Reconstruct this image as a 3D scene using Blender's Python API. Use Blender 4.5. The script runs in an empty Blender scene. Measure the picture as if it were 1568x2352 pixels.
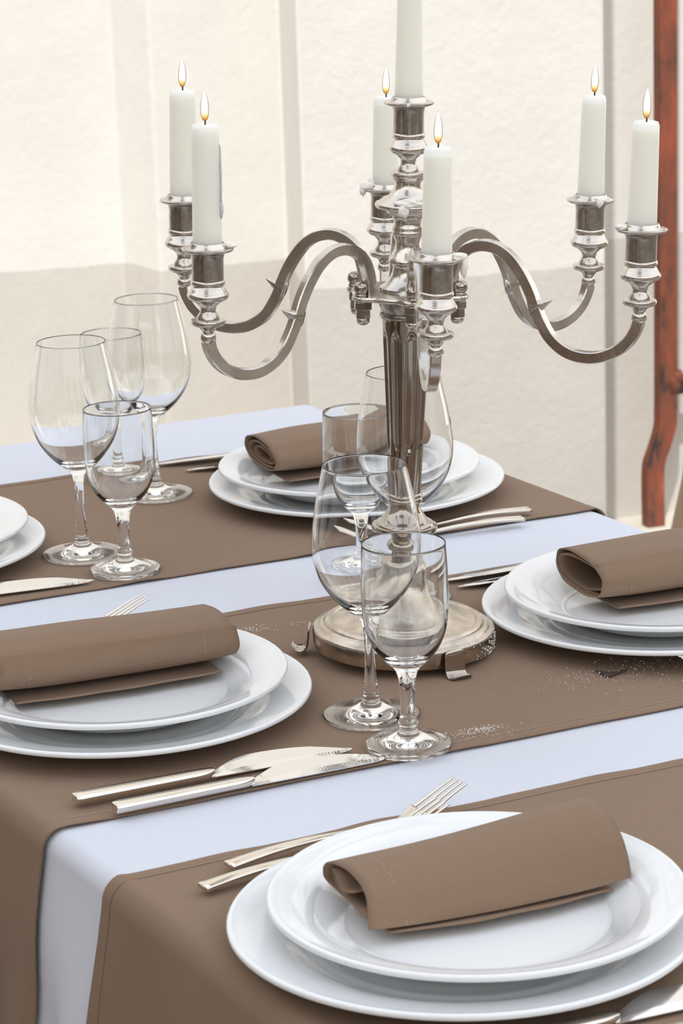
import bpy, bmesh, math, random
from mathutils import Vector, Matrix, noise
random.seed(7)
S = bpy.context.scene
COL = S.collection
PI = math.pi
CZ = 0.7452                      # reference height the camera was measured from
TZ = 0.7416                      # height of the table top above the ground

# ------------------------------------------------------------------ camera
cam = bpy.data.objects.new('camera', bpy.data.cameras.new('camera'))
COL.objects.link(cam)
S.camera = cam
PITCH, ROLL = 0.264342, -0.032439
r0 = Vector((1, 0, 0)); fw = Vector((0, math.cos(PITCH), -math.sin(PITCH))); u0 = Vector((0, math.sin(PITCH), math.cos(PITCH)))
cr, sr = math.cos(ROLL), math.sin(ROLL)
rr = cr * r0 + sr * u0; uu = -sr * r0 + cr * u0
M = Matrix((rr, uu, -fw)).transposed().to_4x4()
M.translation = Vector((0, 0, CZ + 0.74523))
cam.matrix_world = M
cam.data.sensor_fit = 'HORIZONTAL'; cam.data.sensor_width = 36
cam.data.lens = 6382.24 * 36 / 1568
cam.data.clip_start = 0.05; cam.data.clip_end = 200
cam.data.dof.use_dof = True
cam.data.dof.focus_distance = 2.3
cam.data.dof.aperture_fstop = 30

# ------------------------------------------------------------------ light
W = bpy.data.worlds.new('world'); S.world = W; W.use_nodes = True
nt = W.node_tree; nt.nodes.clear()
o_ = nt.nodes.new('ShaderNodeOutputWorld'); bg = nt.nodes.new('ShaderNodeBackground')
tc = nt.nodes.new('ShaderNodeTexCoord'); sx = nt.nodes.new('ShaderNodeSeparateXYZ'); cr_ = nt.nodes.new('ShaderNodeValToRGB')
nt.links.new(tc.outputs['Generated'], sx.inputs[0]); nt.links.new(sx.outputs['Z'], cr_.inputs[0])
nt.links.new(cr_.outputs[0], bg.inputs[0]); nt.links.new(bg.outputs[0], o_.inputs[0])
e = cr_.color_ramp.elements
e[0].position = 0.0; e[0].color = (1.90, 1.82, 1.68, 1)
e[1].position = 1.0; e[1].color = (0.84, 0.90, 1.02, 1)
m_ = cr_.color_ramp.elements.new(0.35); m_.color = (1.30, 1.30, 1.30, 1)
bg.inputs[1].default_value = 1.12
sun_d = bpy.data.lights.new('sun', 'SUN'); sun = bpy.data.objects.new('sun', sun_d); COL.objects.link(sun)
sun_d.energy = 2.5; sun_d.angle = math.radians(1.5); sun_d.color = (1.0, 0.96, 0.89)
sun.rotation_euler = Vector((-0.107, -0.634, 0.766)).to_track_quat('Z', 'Y').to_euler()   # light comes from there

S.view_settings.view_transform = 'Standard'; S.view_settings.look = 'None'
S.view_settings.exposure = 0.16; S.view_settings.gamma = 1.0; S.view_settings.use_curve_mapping = False
cy = S.cycles
cy.max_bounces = 24; cy.transmission_bounces = 24; cy.glossy_bounces = 8; cy.diffuse_bounces = 4
cy.transparent_max_bounces = 24
cy.use_denoising = True
cy.caustics_reflective = True; cy.caustics_refractive = True; cy.blur_glossy = 0.5
cy.sample_clamp_indirect = 8

# ------------------------------------------------------------------ materials
def mat(name, col, rough=.5, metal=0, bump=None, var=None, **kw):
    m = bpy.data.materials.new(name); m.use_nodes = True
    n = m.node_tree; b = n.nodes['Principled BSDF']
    b.inputs['Base Color'].default_value = (*col, 1); b.inputs['Roughness'].default_value = rough
    b.inputs['Metallic'].default_value = metal
    for k, v in kw.items():
        b.inputs[k.replace('_', ' ')].default_value = v
    t = n.nodes.new('ShaderNodeTexCoord')
    if var:                         # (scale, strength, detail)
        ns = n.nodes.new('ShaderNodeTexNoise'); ns.inputs['Scale'].default_value = var[0]; ns.inputs['Detail'].default_value = var[2]
        n.links.new(t.outputs['Object'], ns.inputs[0])
        mp = n.nodes.new('ShaderNodeMapRange'); mp.inputs[1].default_value = .3; mp.inputs[2].default_value = .7
        mp.inputs[3].default_value = 1 - var[1]; mp.inputs[4].default_value = 1 + var[1] * .4
        n.links.new(ns.outputs[0], mp.inputs[0])
        mx = n.nodes.new('ShaderNodeMix'); mx.data_type = 'RGBA'; mx.blend_type = 'MULTIPLY'; mx.inputs[0].default_value = 1
        mx.inputs[6].default_value = (*col, 1); n.links.new(mp.outputs[0], mx.inputs[7]); n.links.new(mx.outputs[2], b.inputs['Base Color'])
    if bump:                        # list of (scale, distance)
        prev = None
        for sc, di in bump:
            ns = n.nodes.new('ShaderNodeTexNoise'); ns.inputs['Scale'].default_value = sc; ns.inputs['Detail'].default_value = 4
            n.links.new(t.outputs['Object'], ns.inputs[0])
            bp = n.nodes.new('ShaderNodeBump'); bp.inputs['Distance'].default_value = di; bp.inputs['Strength'].default_value = 1
            n.links.new(ns.outputs[0], bp.inputs['Height'])
            if prev: n.links.new(prev.outputs[0], bp.inputs['Normal'])
            prev = bp
        n.links.new(prev.outputs[0], b.inputs['Normal'])
    return m

def cloth_mat(name, col, weave=0.00006, var=.06):
    m = mat(name, col, .92, Specular_IOR_Level=.12, Sheen_Weight=.08, Sheen_Roughness=.5)
    n = m.node_tree; b = n.nodes['Principled BSDF']; t = n.nodes.new('ShaderNodeTexCoord')
    last = None
    for ang in (0, PI / 2):
        mp = n.nodes.new('ShaderNodeMapping'); mp.inputs['Rotation'].default_value = (0, 0, ang)
        w = n.nodes.new('ShaderNodeTexWave'); w.inputs['Scale'].default_value = 300; w.inputs['Distortion'].default_value = .6
        n.links.new(t.outputs['Object'], mp.inputs[0]); n.links.new(mp.outputs[0], w.inputs[0])
        bp = n.nodes.new('ShaderNodeBump'); bp.inputs['Distance'].default_value = weave; bp.inputs['Strength'].default_value = 1
        n.links.new(w.outputs[0], bp.inputs['Height'])
        if last: n.links.new(last.outputs[0], bp.inputs['Normal'])
        last = bp
    ns = n.nodes.new('ShaderNodeTexNoise'); ns.inputs['Scale'].default_value = 14; ns.inputs['Detail'].default_value = 6
    n.links.new(t.outputs['Object'], ns.inputs[0])
    bp = n.nodes.new('ShaderNodeBump'); bp.inputs['Distance'].default_value = .0016; bp.inputs['Strength'].default_value = .35
    n.links.new(ns.outputs[0], bp.inputs['Height']); n.links.new(last.outputs[0], bp.inputs['Normal'])
    n.links.new(bp.outputs[0], b.inputs['Normal'])
    ns2 = n.nodes.new('ShaderNodeTexNoise'); ns2.inputs['Scale'].default_value = 1400; ns2.inputs['Detail'].default_value = 2
    n.links.new(t.outputs['Object'], ns2.inputs[0])
    mr = n.nodes.new('ShaderNodeMapRange'); mr.inputs[1].default_value = .3; mr.inputs[2].default_value = .7
    mr.inputs[3].default_value = 1 - var; mr.inputs[4].default_value = 1 + var
    n.links.new(ns2.outputs[0], mr.inputs[0])
    mx = n.nodes.new('ShaderNodeMix'); mx.data_type = 'RGBA'; mx.blend_type = 'MULTIPLY'; mx.inputs[0].default_value = 1
    mx.inputs[6].default_value = (*col, 1); n.links.new(mr.outputs[0], mx.inputs[7]); n.links.new(mx.outputs[2], b.inputs['Base Color'])
    return m

M_BROWN = cloth_mat('brown_cotton', (.262, .178, .122), var=.10)
M_WHITE = cloth_mat('white_cotton', (.68, .705, .78), var=.01)
M_THREAD = mat('hem_thread', (.44, .34, .26), .9)
M_PORC = mat('porcelain', (.86, .88, .89), .12, Coat_Weight=.4, Coat_Roughness=.03)
M_STEEL = mat('cutlery_steel', (.80, .75, .68), .10, 1, bump=[(900, .000006)])
M_STEELB = mat('knife_blade_steel', (.78, .77, .76), .07, 1)
M_SILV = mat('silver_plate', (.66, .615, .565), .20, 1, bump=[(160, .00016)], var=(45, .22, 4))
M_SILVD = mat('tarnished_silver', (.45, .41, .375), .24, 1, bump=[(220, .0002)], var=(70, .35, 5))
M_SILVP = mat('polished_silver', (.46, .405, .355), .07, 1, var=(30, .18, 4))
M_COL = mat('dark_polished_silver', (.36, .315, .275), .06, 1, var=(30, .18, 4))
M_BASE = mat('worn_silver_base', (.60, .53, .45), .27, 1, bump=[(120, .00035), (700, .00012)], var=(60, .3, 6))
M_WAX = mat('candle_wax', (1.0, .962, .80), .42, Subsurface_Weight=1.0, Subsurface_Scale=.03, Subsurface_Radius=(1, .9, .7))
M_WAXD = mat('dripped_wax', (.93, .90, .84), .45, Subsurface_Weight=.1, Subsurface_Scale=.004)
M_WICK = mat('wick', (.02, .015, .01), .9)
M_CRUMB = mat('wax_crumb', (.85, .82, .76), .6)
M_PUCKER_SHADE = mat('pucker_shade', (.07, .045, .035), .95)  # dark colour stands in for the shade of a cloth pucker
M_WOOD = mat('table_wood', (.22, .13, .07), .5, var=(20, .3, 3))
M_ETCH = mat('etched_white', (1, 1, 1), .6, Alpha=.92)

def glass_mat(name, col):
    m = bpy.data.materials.new(name); m.use_nodes = True
    b = m.node_tree.nodes['Principled BSDF']
    b.inputs['Base Color'].default_value = (*col, 1); b.inputs['Roughness'].default_value = 0
    b.inputs['Transmission Weight'].default_value = 1; b.inputs['IOR'].default_value = 1.48
    return m
M_GLASS = glass_mat('clear_glass', (.985, .99, .99))
M_GLASS2 = glass_mat('thick_glass', (.985, .995, .99))

def flame_mat():
    m = bpy.data.materials.new('flame'); m.use_nodes = True
    n = m.node_tree; n.nodes.clear()
    o = n.nodes.new('ShaderNodeOutputMaterial'); em = n.nodes.new('ShaderNodeEmission'); n.links.new(em.outputs[0], o.inputs[0])
    t = n.nodes.new('ShaderNodeTexCoord'); s = n.nodes.new('ShaderNodeSeparateXYZ'); n.links.new(t.outputs['Generated'], s.inputs[0])
    r = n.nodes.new('ShaderNodeValToRGB'); n.links.new(s.outputs['Z'], r.inputs[0])
    el = r.color_ramp.elements
    el[0].position = 0; el[0].color = (.22, .13, .06, 1); el[1].position = .32; el[1].color = (1.25, 1.2, 1.1, 1)
    a = el.new(.10); a.color = (.75, .42, .10, 1); a = el.new(.2); a.color = (1.1, .85, .42, 1)
    a = el.new(.9); a.color = (1.25, 1.2, 1.1, 1); a = el.new(1.0); a.color = (1.0, .7, .3, 1)
    lw = n.nodes.new('ShaderNodeLayerWeight'); lw.inputs[0].default_value = .5
    r2 = n.nodes.new('ShaderNodeValToRGB'); n.links.new(lw.outputs['Facing'], r2.inputs[0])
    el = r2.color_ramp.elements; el[0].position = .38; el[0].color = (0, 0, 0, 1); el[1].position = .62; el[1].color = (1, 1, 1, 1)
    mx = n.nodes.new('ShaderNodeMix'); mx.data_type = 'RGBA'
    n.links.new(r2.outputs[0], mx.inputs[0]); n.links.new(r.outputs[0], mx.inputs[6]); mx.inputs[7].default_value = (.22, .09, .025, 1)
    n.links.new(mx.outputs[2], em.inputs[0]); em.inputs[1].default_value = 1.0
    return m
M_FLAME = flame_mat()

def wall_mat():
    m = mat('lime_plaster', (.88, .86, .81), .95, Specular_IOR_Level=.1)
    n = m.node_tree; b = n.nodes['Principled BSDF']
    g = n.nodes.new('ShaderNodeNewGeometry'); s = n.nodes.new('ShaderNodeSeparateXYZ'); n.links.new(g.outputs['Position'], s.inputs[0])
    ns = n.nodes.new('ShaderNodeTexNoise'); ns.inputs['Scale'].default_value = 9; ns.inputs['Detail'].default_value = 5
    n.links.new(g.outputs['Position'], ns.inputs[0])
    mu = n.nodes.new('ShaderNodeMath'); mu.operation = 'MULTIPLY_ADD'; mu.inputs[1].default_value = .012
    n.links.new(ns.outputs[0], mu.inputs[0]); n.links.new(s.outputs['Z'], mu.inputs[2])
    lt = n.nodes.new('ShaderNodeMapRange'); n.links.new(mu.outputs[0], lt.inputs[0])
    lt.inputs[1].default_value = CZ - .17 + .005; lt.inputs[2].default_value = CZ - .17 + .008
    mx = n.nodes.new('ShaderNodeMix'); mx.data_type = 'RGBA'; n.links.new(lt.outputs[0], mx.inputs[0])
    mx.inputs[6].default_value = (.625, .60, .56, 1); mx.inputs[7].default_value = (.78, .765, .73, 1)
    n2 = n.nodes.new('ShaderNodeTexNoise'); n2.inputs['Scale'].default_value = 3.2; n2.inputs['Detail'].default_value = 8; n2.inputs['Roughness'].default_value = .6
    n.links.new(g.outputs['Position'], n2.inputs[0])
    mr = n.nodes.new('ShaderNodeMapRange'); mr.inputs[1].default_value = .3; mr.inputs[2].default_value = .7; mr.inputs[3].default_value = .955; mr.inputs[4].default_value = 1.03
    n.links.new(n2.outputs[0], mr.inputs[0])
    m2 = n.nodes.new('ShaderNodeMix'); m2.data_type = 'RGBA'; m2.blend_type = 'MULTIPLY'; m2.inputs[0].default_value = 1
    n.links.new(mx.outputs[2], m2.inputs[6]); n.links.new(mr.outputs[0], m2.inputs[7]); n.links.new(m2.outputs[2], b.inputs['Base Color'])
    prev = None
    for sc, di in ((11, .0035), (60, .0018), (260, .0006)):
        q = n.nodes.new('ShaderNodeTexNoise'); q.inputs['Scale'].default_value = sc; q.inputs['Detail'].default_value = 5
        n.links.new(g.outputs['Position'], q.inputs[0])
        bp = n.nodes.new('ShaderNodeBump'); bp.inputs['Distance'].default_value = di; bp.inputs['Strength'].default_value = .7
        n.links.new(q.outputs[0], bp.inputs['Height'])
        if prev: n.links.new(prev.outputs[0], bp.inputs['Normal'])
        prev = bp
    n.links.new(prev.outputs[0], b.inputs['Normal'])
    return m
M_WALL = wall_mat()

def rust_mat():
    m = mat('rusty_red_paint', (.35, .1, .05), .75)
    n = m.node_tree; b = n.nodes['Principled BSDF']; t = n.nodes.new('ShaderNodeTexCoord')
    mp = n.nodes.new('ShaderNodeMapping'); mp.inputs['Scale'].default_value = (1, 1, .35); n.links.new(t.outputs['Object'], mp.inputs[0])
    ns = n.nodes.new('ShaderNodeTexNoise'); ns.inputs['Scale'].default_value = 24; ns.inputs['Detail'].default_value = 8; ns.inputs['Roughness'].default_value = .65
    n.links.new(mp.outputs[0], ns.inputs[0])
    r = n.nodes.new('ShaderNodeValToRGB'); n.links.new(ns.outputs[0], r.inputs[0]); el = r.color_ramp.elements
    el[0].position = .36; el[0].color = (.045, .032, .03, 1); el[1].position = .72; el[1].color = (.42, .13, .05, 1)
    a = el.new(.42); a.color = (.17, .06, .035, 1); a = el.new(.5); a.color = (.22, .065, .035, 1); a = el.new(.6); a.color = (.31, .075, .04, 1)
    n.links.new(r.outputs[0], b.inputs['Base Color'])
    bp = n.nodes.new('ShaderNodeBump'); bp.inputs['Distance'].default_value = .004; bp.inputs['Strength'].default_value = .8
    n.links.new(ns.outputs[0], bp.inputs['Height']); n.links.new(bp.outputs[0], b.inputs['Normal'])
    return m
M_RUST = rust_mat()
M_FLOOR = mat('courtyard_paving', (.24, .215, .185), .9, bump=[(14, .01), (90, .003)], var=(3, .2, 6))
M_FACADE = mat('facade_plaster', (.84, .80, .72), .9, bump=[(8, .01)], var=(1.2, .12, 6))
M_DARK = mat('dark_window_glass', (.02, .022, .025), .08)
M_FRAME = mat('window_paint', (.30, .20, .13), .6)

# ------------------------------------------------------------------ mesh helpers
def new(name, verts, faces, m=None, parent=None, smooth=True, bevel=None, solid=None):
    me = bpy.data.meshes.new(name); me.from_pydata([tuple(v) for v in verts], [], faces); me.validate(); me.update()
    if smooth: me.shade_smooth()
    o = bpy.data.objects.new(name, me); COL.objects.link(o)
    if m: me.materials.append(m)
    if parent: o.parent = parent
    if solid:
        md = o.modifiers.new('s', 'SOLIDIFY'); md.thickness = solid[0]; md.offset = solid[1]
    if bevel:
        md = o.modifiers.new('b', 'BEVEL'); md.width = bevel; md.segments = 2; md.limit_method = 'ANGLE'
    return o

def fix_normals(o):
    bm = bmesh.new(); bm.from_mesh(o.data); bmesh.ops.recalc_face_normals(bm, faces=bm.faces); bm.to_mesh(o.data); bm.free(); return o

def empty(name, loc=(0, 0, 0), rot=(0, 0, 0), label=None, cat=None, group=None):
    o = bpy.data.objects.new(name, None); COL.objects.link(o); o.empty_display_size = .02
    o.location = loc; o.rotation_euler = rot
    tag(o, label, cat, group); return o

def tag(o, label=None, cat=None, group=None, kind=None):
    if label: o['label'] = label
    if cat: o['category'] = cat
    if group: o['group'] = group
    if kind: o['kind'] = kind
    return o

def copy_tree(o, parent=None):
    c = o.copy(); COL.objects.link(c)
    if parent: c.parent = parent
    for ch in list(o.children): copy_tree(ch, c)
    return c

def smooth_pts(p, n=6):
    """Catmull-Rom resample of a 2D/3D polyline"""
    out = []
    P = [Vector(q) for q in p]
    for i in range(len(P) - 1):
        a = P[max(i - 1, 0)]; b = P[i]; c = P[i + 1]; d = P[min(i + 2, len(P) - 1)]
        for k in range(n):
            t = k / n
            out.append(.5 * ((2 * b) + (c - a) * t + (2 * a - 5 * b + 4 * c - d) * t * t + (3 * b - a - 3 * c + d) * t ** 3))
    out.append(P[-1]); return out

def lathe_data(prof, seg=48, mod=None, close=False):
    V = []; Fc = []; n = len(prof); idx = []
    for (r, z) in prof:
        if r < 1e-5:
            idx.append([len(V)]); V.append((0, 0, z))
        else:
            ring = []
            for s in range(seg):
                a = 2 * PI * s / seg; rr_ = r * (mod(a, z, r) if mod else 1)
                ring.append(len(V)); V.append((rr_ * math.cos(a), rr_ * math.sin(a), z))
            idx.append(ring)
    pairs = list(zip(idx, idx[1:])) + ([(idx[-1], idx[0])] if close else [])
    for a, b in pairs:
        if len(a) == 1 and len(b) == 1: continue
        for s in range(seg):
            t = (s + 1) % seg
            if len(a) == 1: Fc.append((a[0], b[t], b[s]))
            elif len(b) == 1: Fc.append((a[s], a[t], b[0]))
            else: Fc.append((a[s], a[t], b[t], b[s]))
    return V, Fc

def lathe(name, prof, m, parent=None, seg=48, mod=None, sharp=None):
    V, Fc = lathe_data(prof, seg, mod)
    o = new(name, V, Fc, m, parent)
    if sharp:
        o.data.set_sharp_from_angle(angle=math.radians(sharp))
    return o

def sweep(path, sect, ups=None):
    """sweep closed section (list of (x,y)) or callable(i)->section along 3D path; returns verts, faces (capped)"""
    V = []; Fc = []; P = [Vector(p) for p in path]; n = len(P); k = None
    up = Vector(ups) if ups is not None else Vector((0, 0, 1))
    for i in range(n):
        t = (P[min(i + 1, n - 1)] - P[max(i - 1, 0)]).normalized()
        side = t.cross(up).normalized(); nn = side.cross(t).normalized()
        sc = sect(i) if callable(sect) else sect
        k = len(sc)
        for (x, y) in sc: V.append(P[i] + side * x + nn * y)
    for i in range(n - 1):
        for j in range(k):
            l = (j + 1) % k
            Fc.append((i * k + j, i * k + l, (i + 1) * k + l, (i + 1) * k + j))
    Fc.append(tuple(range(k - 1, -1, -1))); Fc.append(tuple((n - 1) * k + j for j in range(k)))
    return V, Fc

def rbox(w, h, c=.25, n=2):
    """rounded rectangle section, half sizes w,h"""
    r = min(w, h) * c * 2; r = min(r, w * .999, h * .999); out = []
    for cx, cy_, a0 in ((w - r, h - r, 0), (-w + r, h - r, PI / 2), (-w + r, -h + r, PI), (w - r, -h + r, 1.5 * PI)):
        for k in range(n + 1):
            a = a0 + PI / 2 * k / n; out.append((cx + r * math.cos(a), cy_ + r * math.sin(a)))
    return out

def box_data(x0, x1, y0, y1, z0, z1):
    V = [(x, y, z) for x in (x0, x1) for y in (y0, y1) for z in (z0, z1)]
    return V, [(0, 1, 3, 2), (4, 6, 7, 5), (0, 4, 5, 1), (2, 3, 7, 6), (0, 2, 6, 4), (1, 5, 7, 3)]

def blob(name, c, r, m, parent, seed=0, amp=.35, seg=12, freq=1.2):
    bm = bmesh.new(); bmesh.ops.create_icosphere(bm, subdivisions=3, radius=1)
    for v in bm.verts:
        d = 1 + amp * noise.noise(v.co * freq + Vector((seed, seed * 2, 0)))
        v.co = Vector((v.co.x * r[0] * d + c[0], v.co.y * r[1] * d + c[1], v.co.z * r[2] * d + c[2]))
    me = bpy.data.meshes.new(name); bm.to_mesh(me); bm.free(); me.materials.append(m); me.shade_smooth()
    o = bpy.data.objects.new(name, me); COL.objects.link(o); o.parent = parent; return o

# ------------------------------------------------------------------ setting: walls and ground
def wall(name, line, z0, z1, back):
    pts = line + [(line[-1][0], back), (line[0][0], back)]
    n = len(pts); V = [(x, y, z0) for x, y in pts] + [(x, y, z1) for x, y in pts]
    Fc = [(i, (i + 1) % n, n + (i + 1) % n, n + i) for i in range(n)] + [tuple(range(n - 1, -1, -1)), tuple(range(n, 2 * n))]
    o = fix_normals(new(name, V, Fc, M_WALL, smooth=False, bevel=.006)); o['kind'] = 'structure'; return o
c18, s18 = math.cos(math.radians(18.5)), math.sin(math.radians(18.5))
def ext(p, d): return (p[0] + d * c18, p[1] + d * s18)
pl0, pl1 = (-.052, 4.905), (.503, 5.070)
wl = [ext((-.6316, 5.175), -3.0), (-.6316, 5.175), (-.4012, 5.2536), (-.325, 5.150), (-.0855, 5.233), pl0, pl1, (.425, 5.300), (.6863, 5.3937), ext((.6863, 5.3937), 3.0)]
wall('wall_back', wl, 0, 4.2, 7.2)
V, Fc = box_data(-15, 15, -9.2, 7.3, -.2, 0)
fl = new('floor', V, Fc, M_FLOOR, smooth=False); fl['kind'] = 'structure'
kv = [(p[0] , p[1] + .02) for p in wl]; kf = [ext((-.55, 4.70), -3), ext((-.55, 4.70), 5)]
V = [(x, y, z) for x, y in kf + kf[::-1] for z in (0, 0)]
V = [(kf[0][0], kf[0][1], 0), (kf[1][0], kf[1][1], 0), (kf[1][0], kf[1][1] + 1.2, 0), (kf[0][0], kf[0][1] + 1.2, 0)]; V += [(x, y, .012) for x, y, z in V]
kb = new('trim_1', V, [(3, 2, 1, 0), (4, 5, 6, 7), (0, 1, 5, 4), (1, 2, 6, 5), (2, 3, 7, 6), (3, 0, 4, 7)], mat('pale_kerb_stone', (.72, .68, .60), .9, bump=[(30, .006)]), smooth=False); kb['kind'] = 'structure'
# the sunlit house across the courtyard, behind the camera: a wall with real window and door openings
wf = empty('wall_front'); wf['kind'] = 'structure'
holes = [(-4.6, -3.4, .9, 2.6), (-2.0, -.8, .9, 2.6), (.7, 1.9, 0, 2.5), (3.2, 4.4, .9, 2.6)]
xs = [-9] + [v for h in holes for v in h[:2]] + [9]
for i in range(len(xs) - 1):
    hs = [h for h in holes if h[0] == xs[i] and h[1] == xs[i + 1]]
    segs = [(0, 3.1)] if not hs else ([(0, hs[0][2])] if hs[0][2] > 0 else []) + [(hs[0][3], 3.1)]
    for z0, z1 in segs:
        V, Fc = box_data(xs[i], xs[i + 1], -6.4, -6.0, z0, z1)
        new('wall_panel', V, Fc, M_FACADE, wf, smooth=False)
M_SHOP = mat('dark_shopfront_timber', (.05, .035, .025), .4, bump=[(20, .004)])
for x in range(-9, 9):
    if any(h[0] - .9 < x < h[1] for h in holes if h[2] == 0): continue
    V, Fc = box_data(x + .04, x + .96, -6.0, -5.93, .05, 1.3 if x % 3 else 1.15); new('shop_panel', V, Fc, M_SHOP, wf, smooth=False)
# the houses on either side of the courtyard
for nm, x0, x1, y0, y1 in (('wall_left', -4.6, -3.6, -6.0, 7.2), ('wall_right', 7.0, 8.0, -6.0, 7.2)):
    V, Fc = box_data(x0, x1, y0, y1, 0, 3.2)
    w_ = new(nm, V, Fc, mat(nm + '_plaster', (.32, .27, .22), .9, bump=[(8, .01)], var=(2, .2, 5)), smooth=False); w_['kind'] = 'structure'
for i, h in enumerate(holes):
    V, Fc = box_data(h[0], h[1], -6.3, -6.25, h[2], h[3])
    g = new('door_1' if h[2] == 0 else 'window_%d' % (i + 1), V, Fc, M_DARK, smooth=False); g['kind'] = 'structure'
    for x in (h[0] + .04, (h[0] + h[1]) / 2, h[1] - .04):
        V, Fc = box_data(x - .04, x + .04, -6.25, -6.2, h[2], h[3]); new('frame', V, Fc, M_FRAME, g, smooth=False)

# unseen canvas sheet added above the table to keep direct sun off it
pr = empty('sun_blocker', (-.62, -1.2, 5.0), (0, 0, 0), 'unseen pale sheet added high above the table to block the sun', 'sun blocker')
M_CANVAS = mat('blocker_canvas', (.85, .83, .78), .9)
new('canvas', [(-.85, -1.45, 0), (1.0, -1.45, 0), (1.0, 1.12, .03), (-.85, 1.12, .03)], [(0, 1, 2, 3)], M_CANVAS, pr, smooth=False)
for x, y in ((-.85, -1.45), (1.0, -1.45), (1.0, 1.12), (-.85, 1.12)):
    V, Fc = sweep([(x, y, 0), (x * 1.5, y * 1.5, .1), (x * 8, y * (3 if y < 0 else 5.5), .9)], rbox(.004, .004, .4), (0, 0, 1)); new('rope', V, Fc, M_CANVAS, pr)

# rusty iron frame standing at the wall
post = empty('iron_frame', (.6149, 5.2888, CZ), (0, 0, math.radians(18.5)), 'rusty red-brown iron upright with bent foot at the right end of the wall', 'post')
def flatbar(name, path, hw, dep, par, y0):
    P = smooth_pts([(x, 0, z) for x, z in path], 6) ; V = []; Fc = []
    prof = [(-hw, .0), (-hw * .35, .0), (-hw * .30, -.006), (hw, -.006), (hw, -dep), (-hw, -dep)]
    for p in P:
        for (x, y) in prof: V.append((p.x + x, y0 - (-y), p.z))
    k = len(prof)
    for i in range(len(P) - 1):
        for j in range(k):
            l = (j + 1) % k; Fc.append((i * k + j, i * k + l, (i + 1) * k + l, (i + 1) * k + j))
    Fc.append(tuple(range(k))); Fc.append(tuple((len(P) - 1) * k + j for j in range(k)))
    return fix_normals(new(name, V, Fc, M_RUST, par, bevel=.0015))
for dz, r_ in ((0, 0),):
    a = flatbar('upright', [(.0255, 1.6), (.0255, .3), (.0255, -.2), (.0255, -.44), (.0250, -.50), (.0235, -.535), (.0110, -.575), (.0000, -.605), (-.0025, -.64), (-.0020, -.70), (-.0010, -CZ + .002)], .0185, .03, post, .012)
    a.data.shade_flat()
V, Fc = sweep([(x, -.008, -.452 + .0006 * math.sin(x * 30)) for x in [.03 + .02 * i for i in range(40)]], rbox(.013, .020, .35), (0, 0, 1))
new('crossbar', V, Fc, M_RUST, post)
V, Fc = sweep([(.0445 + .0, -.012, -.425), (.047, -.012, -.437), (.060, -.012, -.448)], rbox(.010, .011, .4), (0, 1, 0))
new('weld', V, Fc, M_RUST, post)
V, Fc = sweep([(.85, -.008, z) for z in (-.745, -.3, .3, 1.0, 1.6)], rbox(.0185, .015, .3), (0, 1, 0))
new('upright', V, Fc, M_RUST, post)

# ------------------------------------------------------------------ the table, its cloth and runners
A25 = math.radians(25)
TU = Vector((math.cos(A25), math.sin(A25), 0)); TV = Vector((-math.sin(A25), math.cos(A25), 0))
def tw(a, b, z=0): return TU * a + TV * b + Vector((0, 0, TZ + z))
AL, AR, BN, BF = .589, 1.397, 1.05, 2.976
def shear(b): return -.069 * (b - 2.2)
RR = .016
def drape(a, b, lift=0.0, flare=.13, sd=0):
    """a, b: cloth coordinates before the shear; returns a world point of the cloth surface"""
    da = a - AR if a > AR else (a - AL if a < AL else 0)
    db = b - BF if b > BF else (b - BN if b < BN else 0)
    ca = min(max(a, AL), AR); cb = min(max(b, BN), BF)
    d = math.hypot(da, db)
    if d == 0:
        z = .0008 * noise.noise(Vector((a * 7 + sd, b * 7, 0)))
        return tw(ca + shear(cb), cb, z + lift)
    ox, oy = da / d, db / d
    arc = RR * PI / 2
    if d < arc:
        th = d / RR; out = RR * math.sin(th); dz = -RR * (1 - math.cos(th))
    else:
        q = d - arc; out = RR + q * flare; dz = -RR - q
        f = min(q / .12, 1)
        run = cb if abs(da) > abs(db) else ca
        out += f * q * (.05 * math.sin(run * 26 + 1) + .03 * math.sin(run * 61 + q * 16)) + f * .010 * noise.noise(Vector((run * 13, q * 9, 1)))
    out += lift * 1.3
    return tw(ca + ox * out + shear(cb), cb + oy * out, dz + lift * max(0, 1 - d / arc))
def rng(a, b, n): return [a + (b - a) * i / n for i in range(n + 1)]
def dense(lo, hi, left, right, n):
    out = rng(lo - left, lo - .03, 14) if left else []
    if left: out += rng(lo - .03, lo, 8)[1:-1]
    out += rng(lo, hi, n)
    if right: out += rng(hi, hi + .03, 8)[1:] + rng(hi + .03, hi + right, 14)[1:]
    return out
def grid(name, As, Bs, fn, m, parent=None, solid=None):
    V = [fn(a, b) for a in As for b in Bs]; nb = len(Bs)
    Fc = [(i * nb + j, (i + 1) * nb + j, (i + 1) * nb + j + 1, i * nb + j + 1) for i in range(len(As) - 1) for j in range(nb - 1)]
    return new(name, V, Fc, m, parent, solid=solid)

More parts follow.
